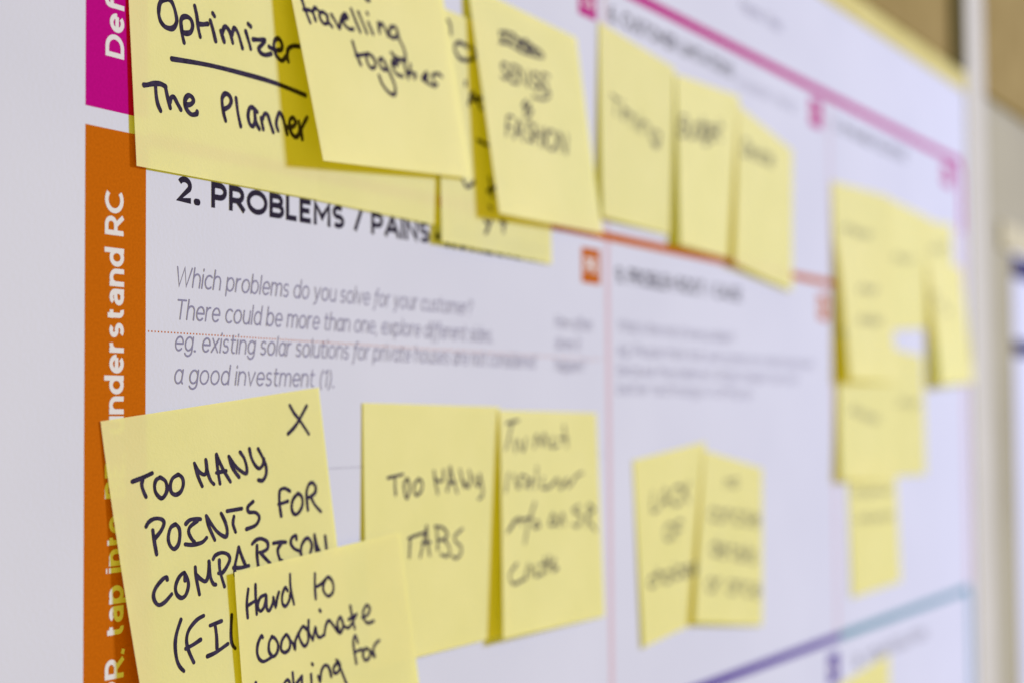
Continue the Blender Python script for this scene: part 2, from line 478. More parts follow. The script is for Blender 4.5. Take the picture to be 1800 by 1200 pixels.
# ------------------------------------------------------------------ sticky notes
# label, corners TL TR BR BL (x, z mm), how far each stands off the sheet (mm), curl exponent, pen width, pen strokes (mm on the note)
NOTES = [
["yellow sticky note reading Optimizer above an underline and The Planner",[[11.9,68.1],[90.0,69.1],[91.3,-7.7],[16.6,-7.8]],[0.3,0.3,0.5,0.8],1.5,1.35,[[[14.07,32.73],[12.1,33.49],[11.07,34.76],[10.69,36.25],[10.65,37.42],[11.26,38.94],[12.77,39.93],[14.89,39.99],[16.35,39.23],[17.24,37.75],[17.14,36.35],[16.45,34.36],[15.38,32.92],[13.9,32.74]],[[19.76,42.5],[19.22,40.81],[18.96,39.08],[18.88,37.31],[19.66,36.2],[21.41,35.73],[22.84,36.28],[23.31,37.75],[22.49,39.35],[20.81,40.03],[19.27,40.03]],[[24.41,32.42],[25.11,34.87],[25.51,37.8],[26.15,39.85]],[[25.38,36.74],[27.44,36.46],[29.33,35.96]],[[30.42,34.96],[31.35,37.15],[32.26,39.78]],[[31.46,32.86],[32.1,33.4]],[[34.53,36.84],[35.7,39.28]],[[35.1,37.16],[35.93,35.62],[36.89,35.35],[38.33,36.54],[39.26,38.96]],[[39.13,36.91],[40.04,34.99],[41.64,36.08],[43.29,39.61]],[[44.89,34.93],[46.05,37.34],[46.82,39.13]],[[46.01,32.74],[47.06,33.19]],[[47.92,36.46],[50.06,36.14],[52.95,35.69],[51.74,37.16],[50.26,38.5],[51.37,39.54],[53.38,39.62],[55.74,38.84]],[[54.78,37.13],[57.55,37.52],[60.24,36.85],[60.58,35.34],[59.14,34.16],[57.34,35.04],[56.98,36.9],[58.09,39.04],[60.43,39.88],[62.58,38.23]],[[63.29,39.56],[62.89,37.81],[63.55,36.06],[65.7,34.93],[68.45,34.51]],[[14.8,47.53],[29.17,46.56],[44.78,46.32],[57.14,46.52],[70.99,47.63]],[[3.96,55.84],[5.53,55.51],[7.65,54.88],[10.19,54.53],[12.07,54.92]],[[8.29,54.71],[8.34,57.21],[8.81,59.65],[9.77,61.18]],[[11.97,54.94],[12.57,57.23],[13.48,59.91]],[[13.45,58.5],[14.07,57.27],[15.15,57.1],[16.37,58.47],[17.49,59.71]],[[19.67,58.24],[21.46,57.81],[22.63,56.77],[22.01,55.86],[20.69,55.71],[19.42,56.85],[19.21,58.45],[20.24,59.72],[21.76,60.35],[23.57,59.93],[23.94,59.3]],[[35.39,59.85],[34.71,58.2],[34.2,55.73],[34.28,54.12],[35.48,52.89],[37.13,53.03],[37.96,54.34],[36.99,55.93],[34.77,57.07]],[[40.06,53.36],[40.66,57.14],[41.68,60.38]],[[49.03,55.55],[46.94,54.72],[45.59,55.25],[44.97,57.3],[45.68,59.31],[46.99,59.61],[47.85,58.18],[47.82,55.73]],[[47.82,55.73],[48.38,58.43],[49.66,59.96]],[[50.59,56.95],[51.42,59.79]],[[51.26,57.02],[52.27,55.55],[53.61,55.84],[54.63,57.84],[55.79,59.91]],[[58.03,59.26],[57.26,57.46],[58.04,55.18],[58.9,54.38],[60.26,55.35],[61.3,57.71],[62.07,59.61]],[[61.86,57.8],[64.71,57.22],[66.18,55.82],[64.79,54.76],[63.33,55.9],[63.54,58.23],[64.91,59.72],[66.63,59.65],[67.83,58.13],[67.62,55.44]],[[69.07,59.99],[68.71,57.66],[69.63,56.0],[71.58,53.67]]]],
["blank-looking yellow sticky note mostly hidden, its lower strip showing right of the Planner note",[[90.3,68.6],[156.2,68.3],[156.3,-8.8],[91.1,-7.8]],[0.45,0.45,0.7,0.6],1.5,1.0,[]],
["yellow sticky note whose writing peeks out between the travelling note and the fashion note",[[156.9,61.1],[230.2,60.5],[232.0,-14.9],[155.0,-13.8]],[0.8,0.5,0.6,2.3],1.4,1.4,[[[5.02,3.34],[6.66,4.68],[7.05,7.55]],[[18.31,9.51],[12.0,9.28],[9.48,11.69],[12.76,14.43],[18.66,13.93],[22.54,12.1]],[[20.45,9.08],[23.0,10.73],[22.09,13.05]],[[16.4,21.39],[16.45,22.65]],[[18.33,28.7],[20.98,24.4],[26.88,28.95]],[[20.49,27.05],[26.99,25.06]],[[23.97,39.73],[30.87,40.38]],[[13.66,54.33],[16.67,56.42],[21.09,54.06]],[[31.37,51.26],[33.09,57.42]],[[29.91,55.92],[35.18,53.95]],[[31.02,60.88],[32.28,61.68]],[[27.62,66.06],[30.13,67.35],[28.76,69.73]],[[32.13,65.53],[28.1,70.12]],[[38.69,65.08],[41.99,65.67]],[[40.04,64.6],[40.55,68.42]]]],
["yellow sticky note reading travelling together, curling off the sheet on its left",[[68.7,73.9],[152.9,81.2],[172.2,8.1],[86.1,2.2]],[1.2,1.1,3.3,6.2],0.9,1.25,[[[4.14,28.64],[5.01,32.52],[6.06,35.86]],[[4.21,32.51],[6.7,32.26],[8.16,32.85],[8.61,34.81]],[[8.03,32.6],[9.47,31.16],[10.55,31.67]],[[13.33,32.06],[11.68,32.04],[10.83,33.53],[11.98,35.26],[14.03,34.68],[14.26,32.47]],[[14.31,32.73],[14.33,34.37],[15.63,35.68]],[[16.46,32.14],[17.78,34.13],[18.84,35.63],[20.1,33.52],[21.19,31.98]],[[21.16,32.81],[23.59,31.9],[22.8,30.91],[21.11,32.27],[21.64,34.12],[23.49,35.24],[25.32,34.98]],[[26.18,29.01],[27.38,32.46],[28.52,35.37]],[[29.39,29.37],[30.54,32.28],[31.71,35.2]],[[33.36,31.87],[34.7,35.07]],[[33.63,29.07],[33.93,29.31]],[[38.37,31.15],[38.14,34.3]],[[38.09,32.89],[39.97,31.2],[41.08,32.18],[42.25,34.59]],[[46.99,31.35],[44.51,31.7],[42.83,34.23],[44.54,34.85],[46.61,34.28],[47.47,32.14]],[[47.47,32.14],[47.85,34.98],[49.16,37.13],[49.54,39.98],[47.93,41.35]],[[34.09,24.72],[35.12,25.07],[36.12,24.75]],[[23.94,38.93],[24.57,42.05],[25.82,45.39]],[[24.32,42.92],[28.57,42.09]],[[29.59,41.68],[31.39,41.73],[33.24,43.19],[32.64,45.25],[30.66,45.78],[29.29,44.25],[29.42,42.27]],[[36.77,42.18],[35.39,42.92],[35.91,45.13],[38.15,45.43],[38.27,43.41],[36.77,42.18]],[[38.27,43.41],[40.07,46.92],[41.24,50.24],[40.3,52.66],[37.53,52.38],[34.92,50.1],[34.02,47.64]],[[41.77,43.56],[45.25,42.26],[44.11,41.25],[42.03,42.66],[41.91,44.69],[43.62,46.22],[46.44,46.46]],[[42.7,42.0],[43.9,43.58]],[[42.41,39.74],[45.1,41.12],[49.44,41.16]],[[47.93,41.35],[48.56,44.17],[49.04,46.74]],[[51.38,42.08],[50.33,44.84],[49.3,45.84]],[[48.3,45.08],[53.32,44.78],[52.36,46.36]],[[56.46,46.03],[59.13,45.57],[59.66,43.73],[57.03,45.82],[59.74,46.99],[62.66,47.55],[64.45,46.76]],[[62.57,44.28],[63.02,46.32]],[[63.2,43.91],[65.97,43.29],[67.87,43.97]]]],
["yellow sticky note with a crossed-out line above the word fashion",[[173.6,72.1],[252.3,69.9],[271.5,-0.6],[184.8,-2.1]],[1.3,0.9,1.6,6.2],1.1,1.05,[[[17.49,11.63],[24.65,10.39],[31.34,11.5],[42.05,11.76],[47.21,13.12]],[[16.45,15.59],[23.52,14.63],[32.07,15.38],[45.95,14.33]],[[17.31,11.68],[18.31,14.94],[21.96,10.8],[23.58,14.4],[27.3,10.21],[30.44,14.84],[32.35,11.04],[35.74,15.01],[38.64,10.94],[41.32,14.44],[43.88,11.8],[47.01,13.86]],[[28.04,10.7],[30.93,13.03],[36.15,10.16],[36.0,14.04],[42.05,11.76],[42.23,14.47]],[[46.71,25.06],[47.87,27.62],[42.52,30.06],[35.13,30.35]],[[29.93,32.94],[26.6,35.37],[32.65,36.05],[28.22,39.11],[27.48,37.0],[32.43,33.59]],[[19.67,22.77],[19.3,22.52],[18.8,22.37],[18.21,22.33],[17.57,22.4],[16.94,22.57],[16.36,22.84],[15.87,23.18],[15.51,23.56],[15.31,23.96],[15.29,24.34],[15.44,24.69],[15.75,24.97],[16.21,25.15],[16.76,25.24],[17.37,25.13],[17.97,25.21],[18.47,25.39],[18.81,25.67],[18.98,26.02],[18.97,26.41],[18.76,26.81],[18.38,27.19],[17.87,27.53],[17.25,27.79],[16.57,27.96],[15.89,28.02],[15.27,27.98],[14.73,27.82],[14.34,27.58]],[[27.23,21.95],[22.42,22.19],[20.35,27.93],[25.12,27.75]],[[21.37,24.95],[25.5,24.77]],[[26.1,27.59],[28.2,21.79],[32.15,27.36],[34.3,21.49]],[[41.45,21.61],[41.06,21.35],[40.52,21.19],[39.88,21.15],[39.2,21.23],[38.52,21.41],[37.9,21.69],[37.37,22.04],[36.99,22.44],[36.78,22.86],[36.75,23.26],[36.91,23.62],[37.25,23.91],[37.73,24.1],[38.33,24.19],[38.98,24.07],[39.63,24.16],[40.16,24.35],[40.53,24.64],[40.72,25.0],[40.7,25.41],[40.48,25.83],[40.08,26.23],[39.52,26.58],[38.85,26.85],[38.13,27.03],[37.4,27.1],[36.73,27.05],[36.15,26.89],[35.73,26.64]],[[49.45,20.4],[44.28,20.66],[42.07,26.65],[47.2,26.45]],[[42.75,23.7],[47.18,23.5]],[[18.76,41.13],[14.72,41.22],[12.22,48.07]],[[12.85,44.68],[16.31,44.63]],[[17.11,48.29],[22.69,41.31],[23.17,48.25]],[[19.71,45.64],[23.54,45.59]],[[31.71,41.17],[31.42,40.84],[30.99,40.63],[30.47,40.55],[29.89,40.61],[29.3,40.81],[28.74,41.12],[28.26,41.52],[27.88,41.99],[27.65,42.49],[27.57,42.97],[27.66,43.41],[27.9,43.77],[28.28,44.03],[28.77,44.16],[29.32,44.04],[29.85,44.17],[30.26,44.42],[30.53,44.79],[30.64,45.23],[30.57,45.72],[30.32,46.22],[29.93,46.68],[29.42,47.08],[28.83,47.39],[28.21,47.57],[27.59,47.63],[27.04,47.54],[26.58,47.33],[26.26,47.0]],[[31.25,47.63],[33.9,40.5]],[[35.64,48.18],[38.34,41.0]],[[32.09,44.07],[37.43,43.99]],[[38.55,47.97],[41.26,40.74]],[[45.91,40.83],[44.89,40.98],[43.85,41.36],[42.85,41.96],[41.98,42.72],[41.28,43.6],[40.8,44.54],[40.57,45.48],[40.62,46.35],[40.92,47.09],[41.47,47.66],[42.23,48.02],[43.15,48.13],[44.17,48.0],[45.21,47.63],[46.21,47.04],[47.1,46.28],[47.81,45.39],[48.3,44.44],[48.53,43.49],[48.49,42.6],[48.17,41.85],[47.61,41.29],[46.84,40.94],[45.91,40.83]],[[49.0,47.86],[51.8,40.47],[54.65,47.81],[57.49,40.34]]]],
["yellow sticky note just right of the fashion note, first of three above the orange line",[[272.4,80.2],[343.3,75.3],[335.8,5.2],[270.4,5.9]],[0.4,0.4,0.7,2.2],1.1,1.0,[[[10.67,26.66],[18.78,27.4]],[[15.53,26.87],[14.48,33.95]],[[21.58,34.12],[22.29,28.96]],[[21.6,27.4],[21.68,26.82]],[[23.85,29.32],[23.14,34.49]],[[23.84,31.66],[23.84,31.66],[24.01,31.15],[24.37,30.69],[24.89,30.32],[25.54,30.05],[26.27,29.92],[27.04,29.92],[27.8,30.06],[28.48,30.34],[29.05,30.72],[29.47,31.18],[29.71,31.7],[29.74,32.24],[29.33,35.43]],[[29.21,32.39],[29.21,32.39],[29.38,31.88],[29.74,31.42],[30.27,31.04],[30.92,30.78],[31.67,30.64],[32.45,30.65],[33.21,30.79],[33.91,31.07],[34.5,31.45],[34.92,31.92],[35.17,32.45],[35.21,32.99],[34.82,36.21]],[[38.15,36.12],[38.76,30.82]],[[39.82,29.07],[39.88,28.48]],[[41.71,31.23],[41.12,36.57]],[[42.17,33.02],[42.17,33.02],[42.36,32.45],[42.78,31.95],[43.4,31.55],[44.2,31.26],[45.1,31.12],[46.06,31.14],[47.0,31.31],[47.86,31.62],[48.59,32.05],[49.13,32.57],[49.45,33.15],[49.52,33.75],[49.21,36.9]],[[61.12,32.42],[60.68,37.94],[60.68,37.94],[60.49,38.48],[60.04,38.95],[59.35,39.33],[58.47,39.57],[57.47,39.68],[56.4,39.64],[55.36,39.45],[54.4,39.13],[53.59,38.71],[52.99,38.2]],[[60.51,35.8],[60.42,35.09],[60.07,34.4],[59.47,33.79],[58.66,33.28],[57.71,32.91],[56.67,32.72],[55.62,32.71],[54.63,32.88],[53.76,33.22],[53.07,33.71],[52.61,34.31],[52.41,34.98],[52.48,35.67],[52.82,36.35],[53.41,36.97],[54.21,37.48],[55.16,37.84],[56.2,38.04],[57.26,38.07],[58.27,37.9],[59.15,37.57],[59.85,37.08],[60.31,36.48],[60.51,35.8]]]],
["middle yellow sticky note of three above the orange line",[[344.0,73.0],[416.1,75.5],[406.6,0.3],[339.5,1.4]],[0.6,0.5,0.9,3.6],1.0,1.2,[[[3.06,27.92],[4.81,18.5]],[[5.51,18.25],[9.19,17.9],[9.19,17.9],[9.81,17.91],[10.36,18.08],[10.81,18.4],[11.13,18.83],[11.28,19.35],[11.26,19.93],[11.07,20.53],[10.73,21.1],[10.25,21.6],[9.68,22.01],[9.04,22.29],[8.38,22.43],[5.71,22.68]],[[4.0,22.46],[8.1,22.07],[8.1,22.07],[8.78,22.09],[9.39,22.28],[9.87,22.62],[10.21,23.08],[10.38,23.65],[10.36,24.28],[10.15,24.92],[9.78,25.54],[9.26,26.08],[8.63,26.52],[7.93,26.83],[7.22,26.97],[3.08,27.35]],[[13.71,20.38],[13.04,24.35],[13.04,24.35],[13.01,25.07],[13.2,25.73],[13.58,26.27],[14.14,26.66],[14.83,26.88],[15.6,26.91],[16.41,26.74],[17.2,26.39],[17.91,25.88],[18.5,25.25],[18.92,24.54],[19.14,23.8]],[[19.82,19.66],[18.72,26.47]],[[30.7,15.65],[29.27,25.63]],[[28.55,21.91],[28.56,21.04],[28.35,20.24],[27.93,19.58],[27.32,19.1],[26.57,18.83],[25.74,18.79],[24.87,18.99],[24.02,19.4],[23.26,20.01],[22.62,20.76],[22.17,21.61],[21.92,22.51],[21.89,23.38],[22.09,24.17],[22.51,24.83],[23.11,25.31],[23.86,25.58],[24.7,25.62],[25.58,25.43],[26.44,25.02],[27.21,24.41],[27.85,23.66],[28.31,22.81],[28.55,21.91]],[[38.5,17.95],[37.61,24.81],[37.61,24.81],[37.4,25.51],[36.97,26.18],[36.36,26.77],[35.59,27.26],[34.73,27.59],[33.83,27.76],[32.96,27.75],[32.18,27.55],[31.53,27.19],[31.07,26.69]],[[37.19,21.37],[37.18,20.52],[36.95,19.74],[36.5,19.1],[35.88,18.63],[35.11,18.37],[34.25,18.34],[33.37,18.53],[32.52,18.94],[31.75,19.53],[31.12,20.27],[30.68,21.1],[30.44,21.97],[30.43,22.82],[30.65,23.59],[31.09,24.24],[31.71,24.7],[32.48,24.96],[33.34,25.0],[34.24,24.81],[35.1,24.41],[35.88,23.82],[36.51,23.08],[36.96,22.25],[37.19,21.37]],[[41.72,21.1],[47.72,20.57]],[[46.53,20.8],[46.51,19.92],[46.26,19.12],[45.78,18.46],[45.12,17.98],[44.33,17.71],[43.44,17.67],[42.53,17.87],[41.65,18.29],[40.87,18.9],[40.23,19.66],[39.78,20.52],[39.55,21.42],[39.55,22.29],[39.79,23.09],[40.26,23.75],[40.91,24.24],[41.71,24.51],[42.61,24.54],[43.53,24.35],[44.42,23.93],[45.22,23.32]],[[50.93,14.34],[50.16,21.52],[50.16,21.52],[50.19,22.04],[50.37,22.49],[50.7,22.87],[51.14,23.13],[51.68,23.25],[52.26,23.23],[52.85,23.07]],[[50.36,17.18],[54.62,16.8]]]],
["rightmost yellow sticky note of three, its corner hanging over the orange line",[[414.3,71.3],[485.7,60.5],[480.5,-8.7],[399.7,-1.6]],[0.6,0.5,1.2,3.6],1.0,1.1,[[[6.76,22.63],[7.34,15.19]],[[7.77,14.55],[10.82,14.15],[10.82,14.15],[11.88,14.13],[12.86,14.38],[13.67,14.86],[14.27,15.55],[14.61,16.41],[14.67,17.37],[14.44,18.36],[13.95,19.32],[13.22,20.18],[12.31,20.88],[11.29,21.38],[10.21,21.63],[7.18,22.0]],[[16.61,18.13],[21.55,17.51]],[[21.38,17.59],[21.35,16.89],[21.12,16.27],[20.71,15.76],[20.15,15.4],[19.47,15.22],[18.73,15.22],[17.98,15.41],[17.26,15.78],[16.62,16.29],[16.12,16.91],[15.78,17.6],[15.62,18.32],[15.66,19.01],[15.88,19.63],[16.29,20.14],[16.85,20.5],[17.51,20.68],[18.25,20.68],[19.0,20.5],[19.72,20.14],[20.36,19.64]],[[24.9,14.92],[27.08,20.11],[30.34,14.21]],[[30.61,19.05],[31.16,13.47]],[[33.28,11.54],[33.34,10.91]],[[39.21,13.19],[38.55,12.85],[37.76,12.72],[36.91,12.79],[36.06,13.06],[35.27,13.52],[34.6,14.12],[34.1,14.83],[33.8,15.59],[33.72,16.35],[33.87,17.05],[34.24,17.64],[34.8,18.09],[35.52,18.35],[36.33,18.41],[37.18,18.26],[38.01,17.92],[38.77,17.4]],[[42.04,15.35],[47.29,14.67]],[[47.34,14.36],[47.32,13.63],[47.09,12.98],[46.67,12.45],[46.08,12.07],[45.37,11.89],[44.59,11.9],[43.78,12.1],[43.01,12.48],[42.33,13.02],[41.78,13.68],[41.4,14.4],[41.22,15.15],[41.24,15.87],[41.47,16.52],[41.89,17.05],[42.48,17.42],[43.18,17.61],[43.96,17.61],[44.76,17.41],[45.53,17.04],[46.22,16.5]]]],
["large yellow sticky note reading TOO MANY POINTS FOR COMPARISON with an X in its corner",[[5.1,-69.2],[91.9,-60.1],[106.2,-136.3],[18.3,-145.7]],[0.3,0.3,1.0,4.0],1.6,1.08,[[[6.92,15.16],[10.06,14.75],[13.28,14.12]],[[10.16,15.0],[9.62,16.39],[9.91,18.03],[10.41,19.37]],[[15.43,15.54],[14.15,15.98],[13.45,17.36],[13.61,19.0],[14.99,20.51],[16.48,19.83],[17.25,18.46],[17.05,16.68],[15.73,15.59],[15.28,15.57]],[[21.38,15.74],[19.41,16.37],[18.34,18.05],[18.5,19.71],[19.76,20.44],[21.4,19.97],[22.51,18.51],[22.58,16.87],[21.53,15.77],[21.12,15.8]],[[27.08,13.84],[27.64,16.97],[28.64,19.82]],[[27.12,13.99],[28.14,15.98],[29.88,17.09],[30.88,16.04],[31.0,13.55]],[[31.0,13.55],[31.0,16.3],[31.69,18.81],[32.64,19.93]],[[34.84,12.79],[34.6,16.38],[34.75,20.16]],[[34.84,12.79],[36.39,16.65],[38.43,20.27]],[[34.01,17.3],[35.77,17.29],[37.44,17.31]],[[39.0,13.88],[39.59,16.66],[41.63,19.56]],[[39.04,14.01],[41.08,16.89],[44.13,19.09],[44.8,17.71],[44.32,15.16],[43.15,13.38]],[[46.61,13.01],[46.91,15.29],[47.93,17.44],[49.33,18.53],[50.92,17.64],[51.41,16.33]],[[49.78,13.46],[51.05,15.9],[51.88,18.29],[51.48,20.5],[49.99,21.77],[48.45,21.45]],[[9.13,26.33],[10.19,25.39],[12.07,24.94],[14.09,25.43],[14.8,26.48],[13.58,28.1],[11.17,29.7]],[[18.29,27.49],[16.65,28.0],[15.49,30.09],[15.59,31.97],[16.73,33.25],[18.27,32.51],[19.17,30.58],[19.3,28.74],[18.44,27.52],[17.98,27.5]],[[21.63,28.0],[23.03,27.32],[24.92,27.39],[26.62,27.75]],[[25.46,27.96],[22.88,28.95],[22.16,30.23],[22.79,31.89],[23.56,32.87]],[[20.55,32.86],[22.81,33.43],[26.01,33.48],[27.8,32.64]],[[28.65,27.29],[28.98,29.87],[30.38,33.75]],[[28.73,27.42],[31.3,31.52],[34.07,33.64],[35.03,32.48],[34.76,30.0],[33.77,27.62]],[[35.92,27.41],[41.16,27.69]],[[38.07,29.15],[37.39,30.98],[37.89,33.16]],[[45.54,26.65],[43.43,27.65],[43.52,29.03],[45.88,29.59],[47.02,31.05],[45.46,32.76],[41.86,33.19]],[[59.66,26.22],[57.76,25.18],[55.98,25.5],[55.35,27.33],[55.14,29.74],[55.21,32.21]],[[54.84,28.97],[56.78,28.91],[58.44,28.79]],[[62.76,27.47],[60.76,28.47],[59.65,30.34],[59.79,32.02],[60.85,32.83],[62.48,32.3],[63.94,30.69],[64.08,28.63],[62.91,27.49],[62.44,27.56]],[[65.84,32.49],[65.87,30.61],[66.15,27.73],[67.37,25.84],[68.84,25.46],[70.02,26.7],[69.57,28.31],[67.72,29.05],[66.13,29.19]],[[67.68,29.25],[68.82,31.55],[70.93,33.84]],[[50.94,38.72],[53.41,38.91],[55.7,39.37]],[[53.92,39.32],[52.21,40.81],[52.55,43.33],[53.33,43.9]],[[59.9,39.49],[59.8,38.43],[58.23,38.74],[57.52,40.05],[58.57,41.7],[60.77,42.99],[61.02,44.08]],[[60.8,43.62],[61.7,41.31],[63.82,39.96],[65.22,40.76],[65.58,42.51],[64.57,44.2]],[[67.21,39.68],[67.07,41.76],[67.2,44.43]],[[67.24,39.9],[67.68,42.73],[68.33,44.35]],[[71.45,40.84],[71.37,44.34]],[[11.03,27.57],[10.98,29.76],[11.12,33.37]],[[13.21,40.01],[13.1,39.34],[11.69,39.67],[9.49,41.02],[8.33,42.59],[8.47,44.27],[9.58,45.36],[11.59,45.01],[13.94,43.71]],[[18.76,41.44],[18.88,39.59],[16.99,40.3],[15.49,42.2],[15.48,44.07],[16.73,45.3],[18.32,44.92],[19.6,42.95],[19.6,41.07],[18.88,39.59]],[[22.68,39.0],[22.48,41.33],[22.72,45.85]],[[22.67,40.99],[23.95,42.32],[25.4,43.13],[26.52,41.84],[27.43,38.59]],[[27.43,38.59],[27.2,42.38],[27.75,44.24],[28.58,44.71]],[[28.93,38.33],[29.87,37.56],[32.04,37.33],[34.04,38.14],[34.58,39.52],[33.17,41.17],[31.33,42.33],[30.03,42.14]],[[30.96,39.05],[30.67,41.6],[31.43,45.85]],[[38.25,37.24],[37.01,39.64],[35.87,41.95],[35.63,43.86]],[[38.25,37.24],[38.91,39.84],[39.79,42.41]],[[35.46,41.96],[38.12,42.44],[40.89,42.54]],[[43.16,37.35],[44.87,36.59],[46.84,36.68],[48.76,37.97],[48.44,39.63],[46.17,40.17]],[[44.81,38.08],[44.34,40.79],[44.26,43.37]],[[45.62,40.05],[47.25,42.0],[48.7,43.52]],[[15.61,50.37],[13.59,53.22],[12.52,55.92],[12.31,59.22],[12.88,61.24],[13.95,62.67]],[[23.04,51.27],[20.48,51.77],[17.56,53.49],[16.31,55.8],[16.5,58.49],[17.51,61.5]],[[15.67,57.61],[18.29,57.27],[20.86,56.72]],[[24.66,54.17],[28.68,54.02]],[[26.34,54.4],[26.26,57.27],[25.77,60.23]],[[22.24,61.28],[25.33,61.07],[29.7,60.12]],[[32.47,53.41],[31.24,57.98],[31.12,60.49],[31.93,61.88]],[[63.67,3.64],[65.08,5.97],[66.73,7.83],[69.82,12.18]],[[70.23,4.5],[66.73,7.83],[64.45,9.61],[61.63,11.09]]]],
["yellow sticky note reading TOO MANY TABS",[[113.8,-64.3],[194.2,-65.2],[194.8,-140.8],[113.8,-141.1]],[0.3,0.3,0.6,1.5],1.2,0.95,[[[11.82,21.89],[15.72,21.44],[19.68,20.98]],[[15.47,21.71],[15.39,24.37],[15.66,26.9]],[[21.89,22.32],[20.09,23.96],[20.5,27.09],[21.46,28.26],[22.77,26.32],[22.85,23.77],[21.89,22.32],[21.38,22.59]],[[27.95,22.64],[25.62,24.14],[25.54,26.71],[27.05,27.49],[29.4,26.0],[29.72,23.7],[27.95,22.64],[27.44,22.83]],[[36.33,20.4],[37.03,23.93],[38.25,27.49]],[[36.53,22.6],[39.16,23.71],[41.31,23.18],[41.66,20.24]],[[45.48,19.29],[44.81,23.59],[43.63,26.81]],[[45.48,19.29],[47.27,23.66],[49.36,27.62]],[[44.25,24.31],[48.35,24.29]],[[51.23,20.32],[52.37,23.52],[53.58,25.97]],[[51.98,23.2],[54.99,25.72],[56.4,26.07]],[[56.55,20.75],[57.33,23.06],[56.4,26.07]],[[59.63,22.51],[60.7,25.3],[62.42,25.66],[63.1,21.99]],[[63.1,21.99],[64.7,26.98],[64.05,29.42],[62.0,30.1]],[[21.85,40.31],[24.64,39.78],[30.81,39.03]],[[22.86,40.23],[22.18,45.98]],[[31.91,37.08],[30.24,41.01],[28.01,46.3]],[[31.91,37.08],[32.03,41.7],[33.2,46.12]],[[29.17,42.23],[33.85,42.12]],[[37.15,37.53],[37.57,41.2],[37.73,44.72]],[[36.36,37.48],[40.87,38.19],[43.23,40.4],[41.29,41.75],[38.08,41.82]],[[41.29,41.75],[43.93,43.99],[44.4,46.39],[42.21,47.11],[39.54,46.32]],[[52.07,39.16],[47.85,40.99],[47.8,42.78],[51.06,44.8],[50.71,47.17],[48.18,48.17],[46.01,47.41]]]],
["yellow sticky note with four written lines starting Too much, beside the TABS note",[[193.3,-66.3],[266.8,-67.2],[271.3,-142.5],[189.3,-141.1]],[0.6,0.3,0.7,3.9],0.75,1.0,[[[4.92,4.45],[13.49,3.31]],[[8.87,4.15],[3.77,13.19]],[[10.11,10.02],[10.42,14.02]],[[12.95,10.02],[16.12,13.79],[18.73,9.48]],[[24.34,12.75],[26.44,8.39],[30.34,11.95],[32.48,7.83],[35.13,12.52]],[[39.1,8.92],[37.57,12.53],[43.17,12.0]],[[48.21,4.97],[50.04,12.58]],[[44.01,9.48],[50.32,9.48]],[[5.01,21.12],[3.08,27.39]],[[8.87,21.72],[11.99,26.57],[13.9,22.34],[18.44,22.97]],[[16.54,26.15],[21.87,23.57],[19.95,26.77]],[[26.24,19.31],[24.59,26.89]],[[30.73,23.21],[29.31,26.74],[35.31,26.61],[41.6,23.98],[43.82,27.38],[49.08,24.14],[50.11,26.98],[56.82,23.16],[62.12,22.11]],[[9.28,37.08],[3.65,41.02]],[[4.75,40.55],[11.52,36.64],[13.65,38.86]],[[23.72,31.74],[18.75,38.55],[15.61,45.34]],[[12.61,37.22],[21.69,37.07]],[[24.52,38.27],[22.67,40.34],[26.75,39.99],[25.11,38.02]],[[37.09,36.05],[34.44,39.79],[39.89,39.49],[37.09,36.05]],[[41.64,40.67],[44.4,36.34],[45.95,40.59]],[[58.48,34.03],[53.23,35.55],[59.43,38.06],[56.59,41.36],[52.83,40.62]],[[66.34,33.73],[63.67,41.69]],[[66.34,33.73],[70.77,36.2],[64.62,38.28],[71.41,43.79]],[[9.8,51.86],[4.81,55.18],[7.39,58.5],[16.22,57.07]],[[18.1,52.42],[15.09,57.52]],[[19.74,53.6],[19.81,56.81]],[[23.16,53.3],[23.2,57.06],[27.6,56.31]],[[30.22,51.05],[28.96,56.95]],[[26.61,53.26],[32.45,53.11]],[[33.77,50.73],[31.69,56.06]],[[37.86,52.09],[34.99,54.1],[39.44,55.51],[35.82,56.08]]]],
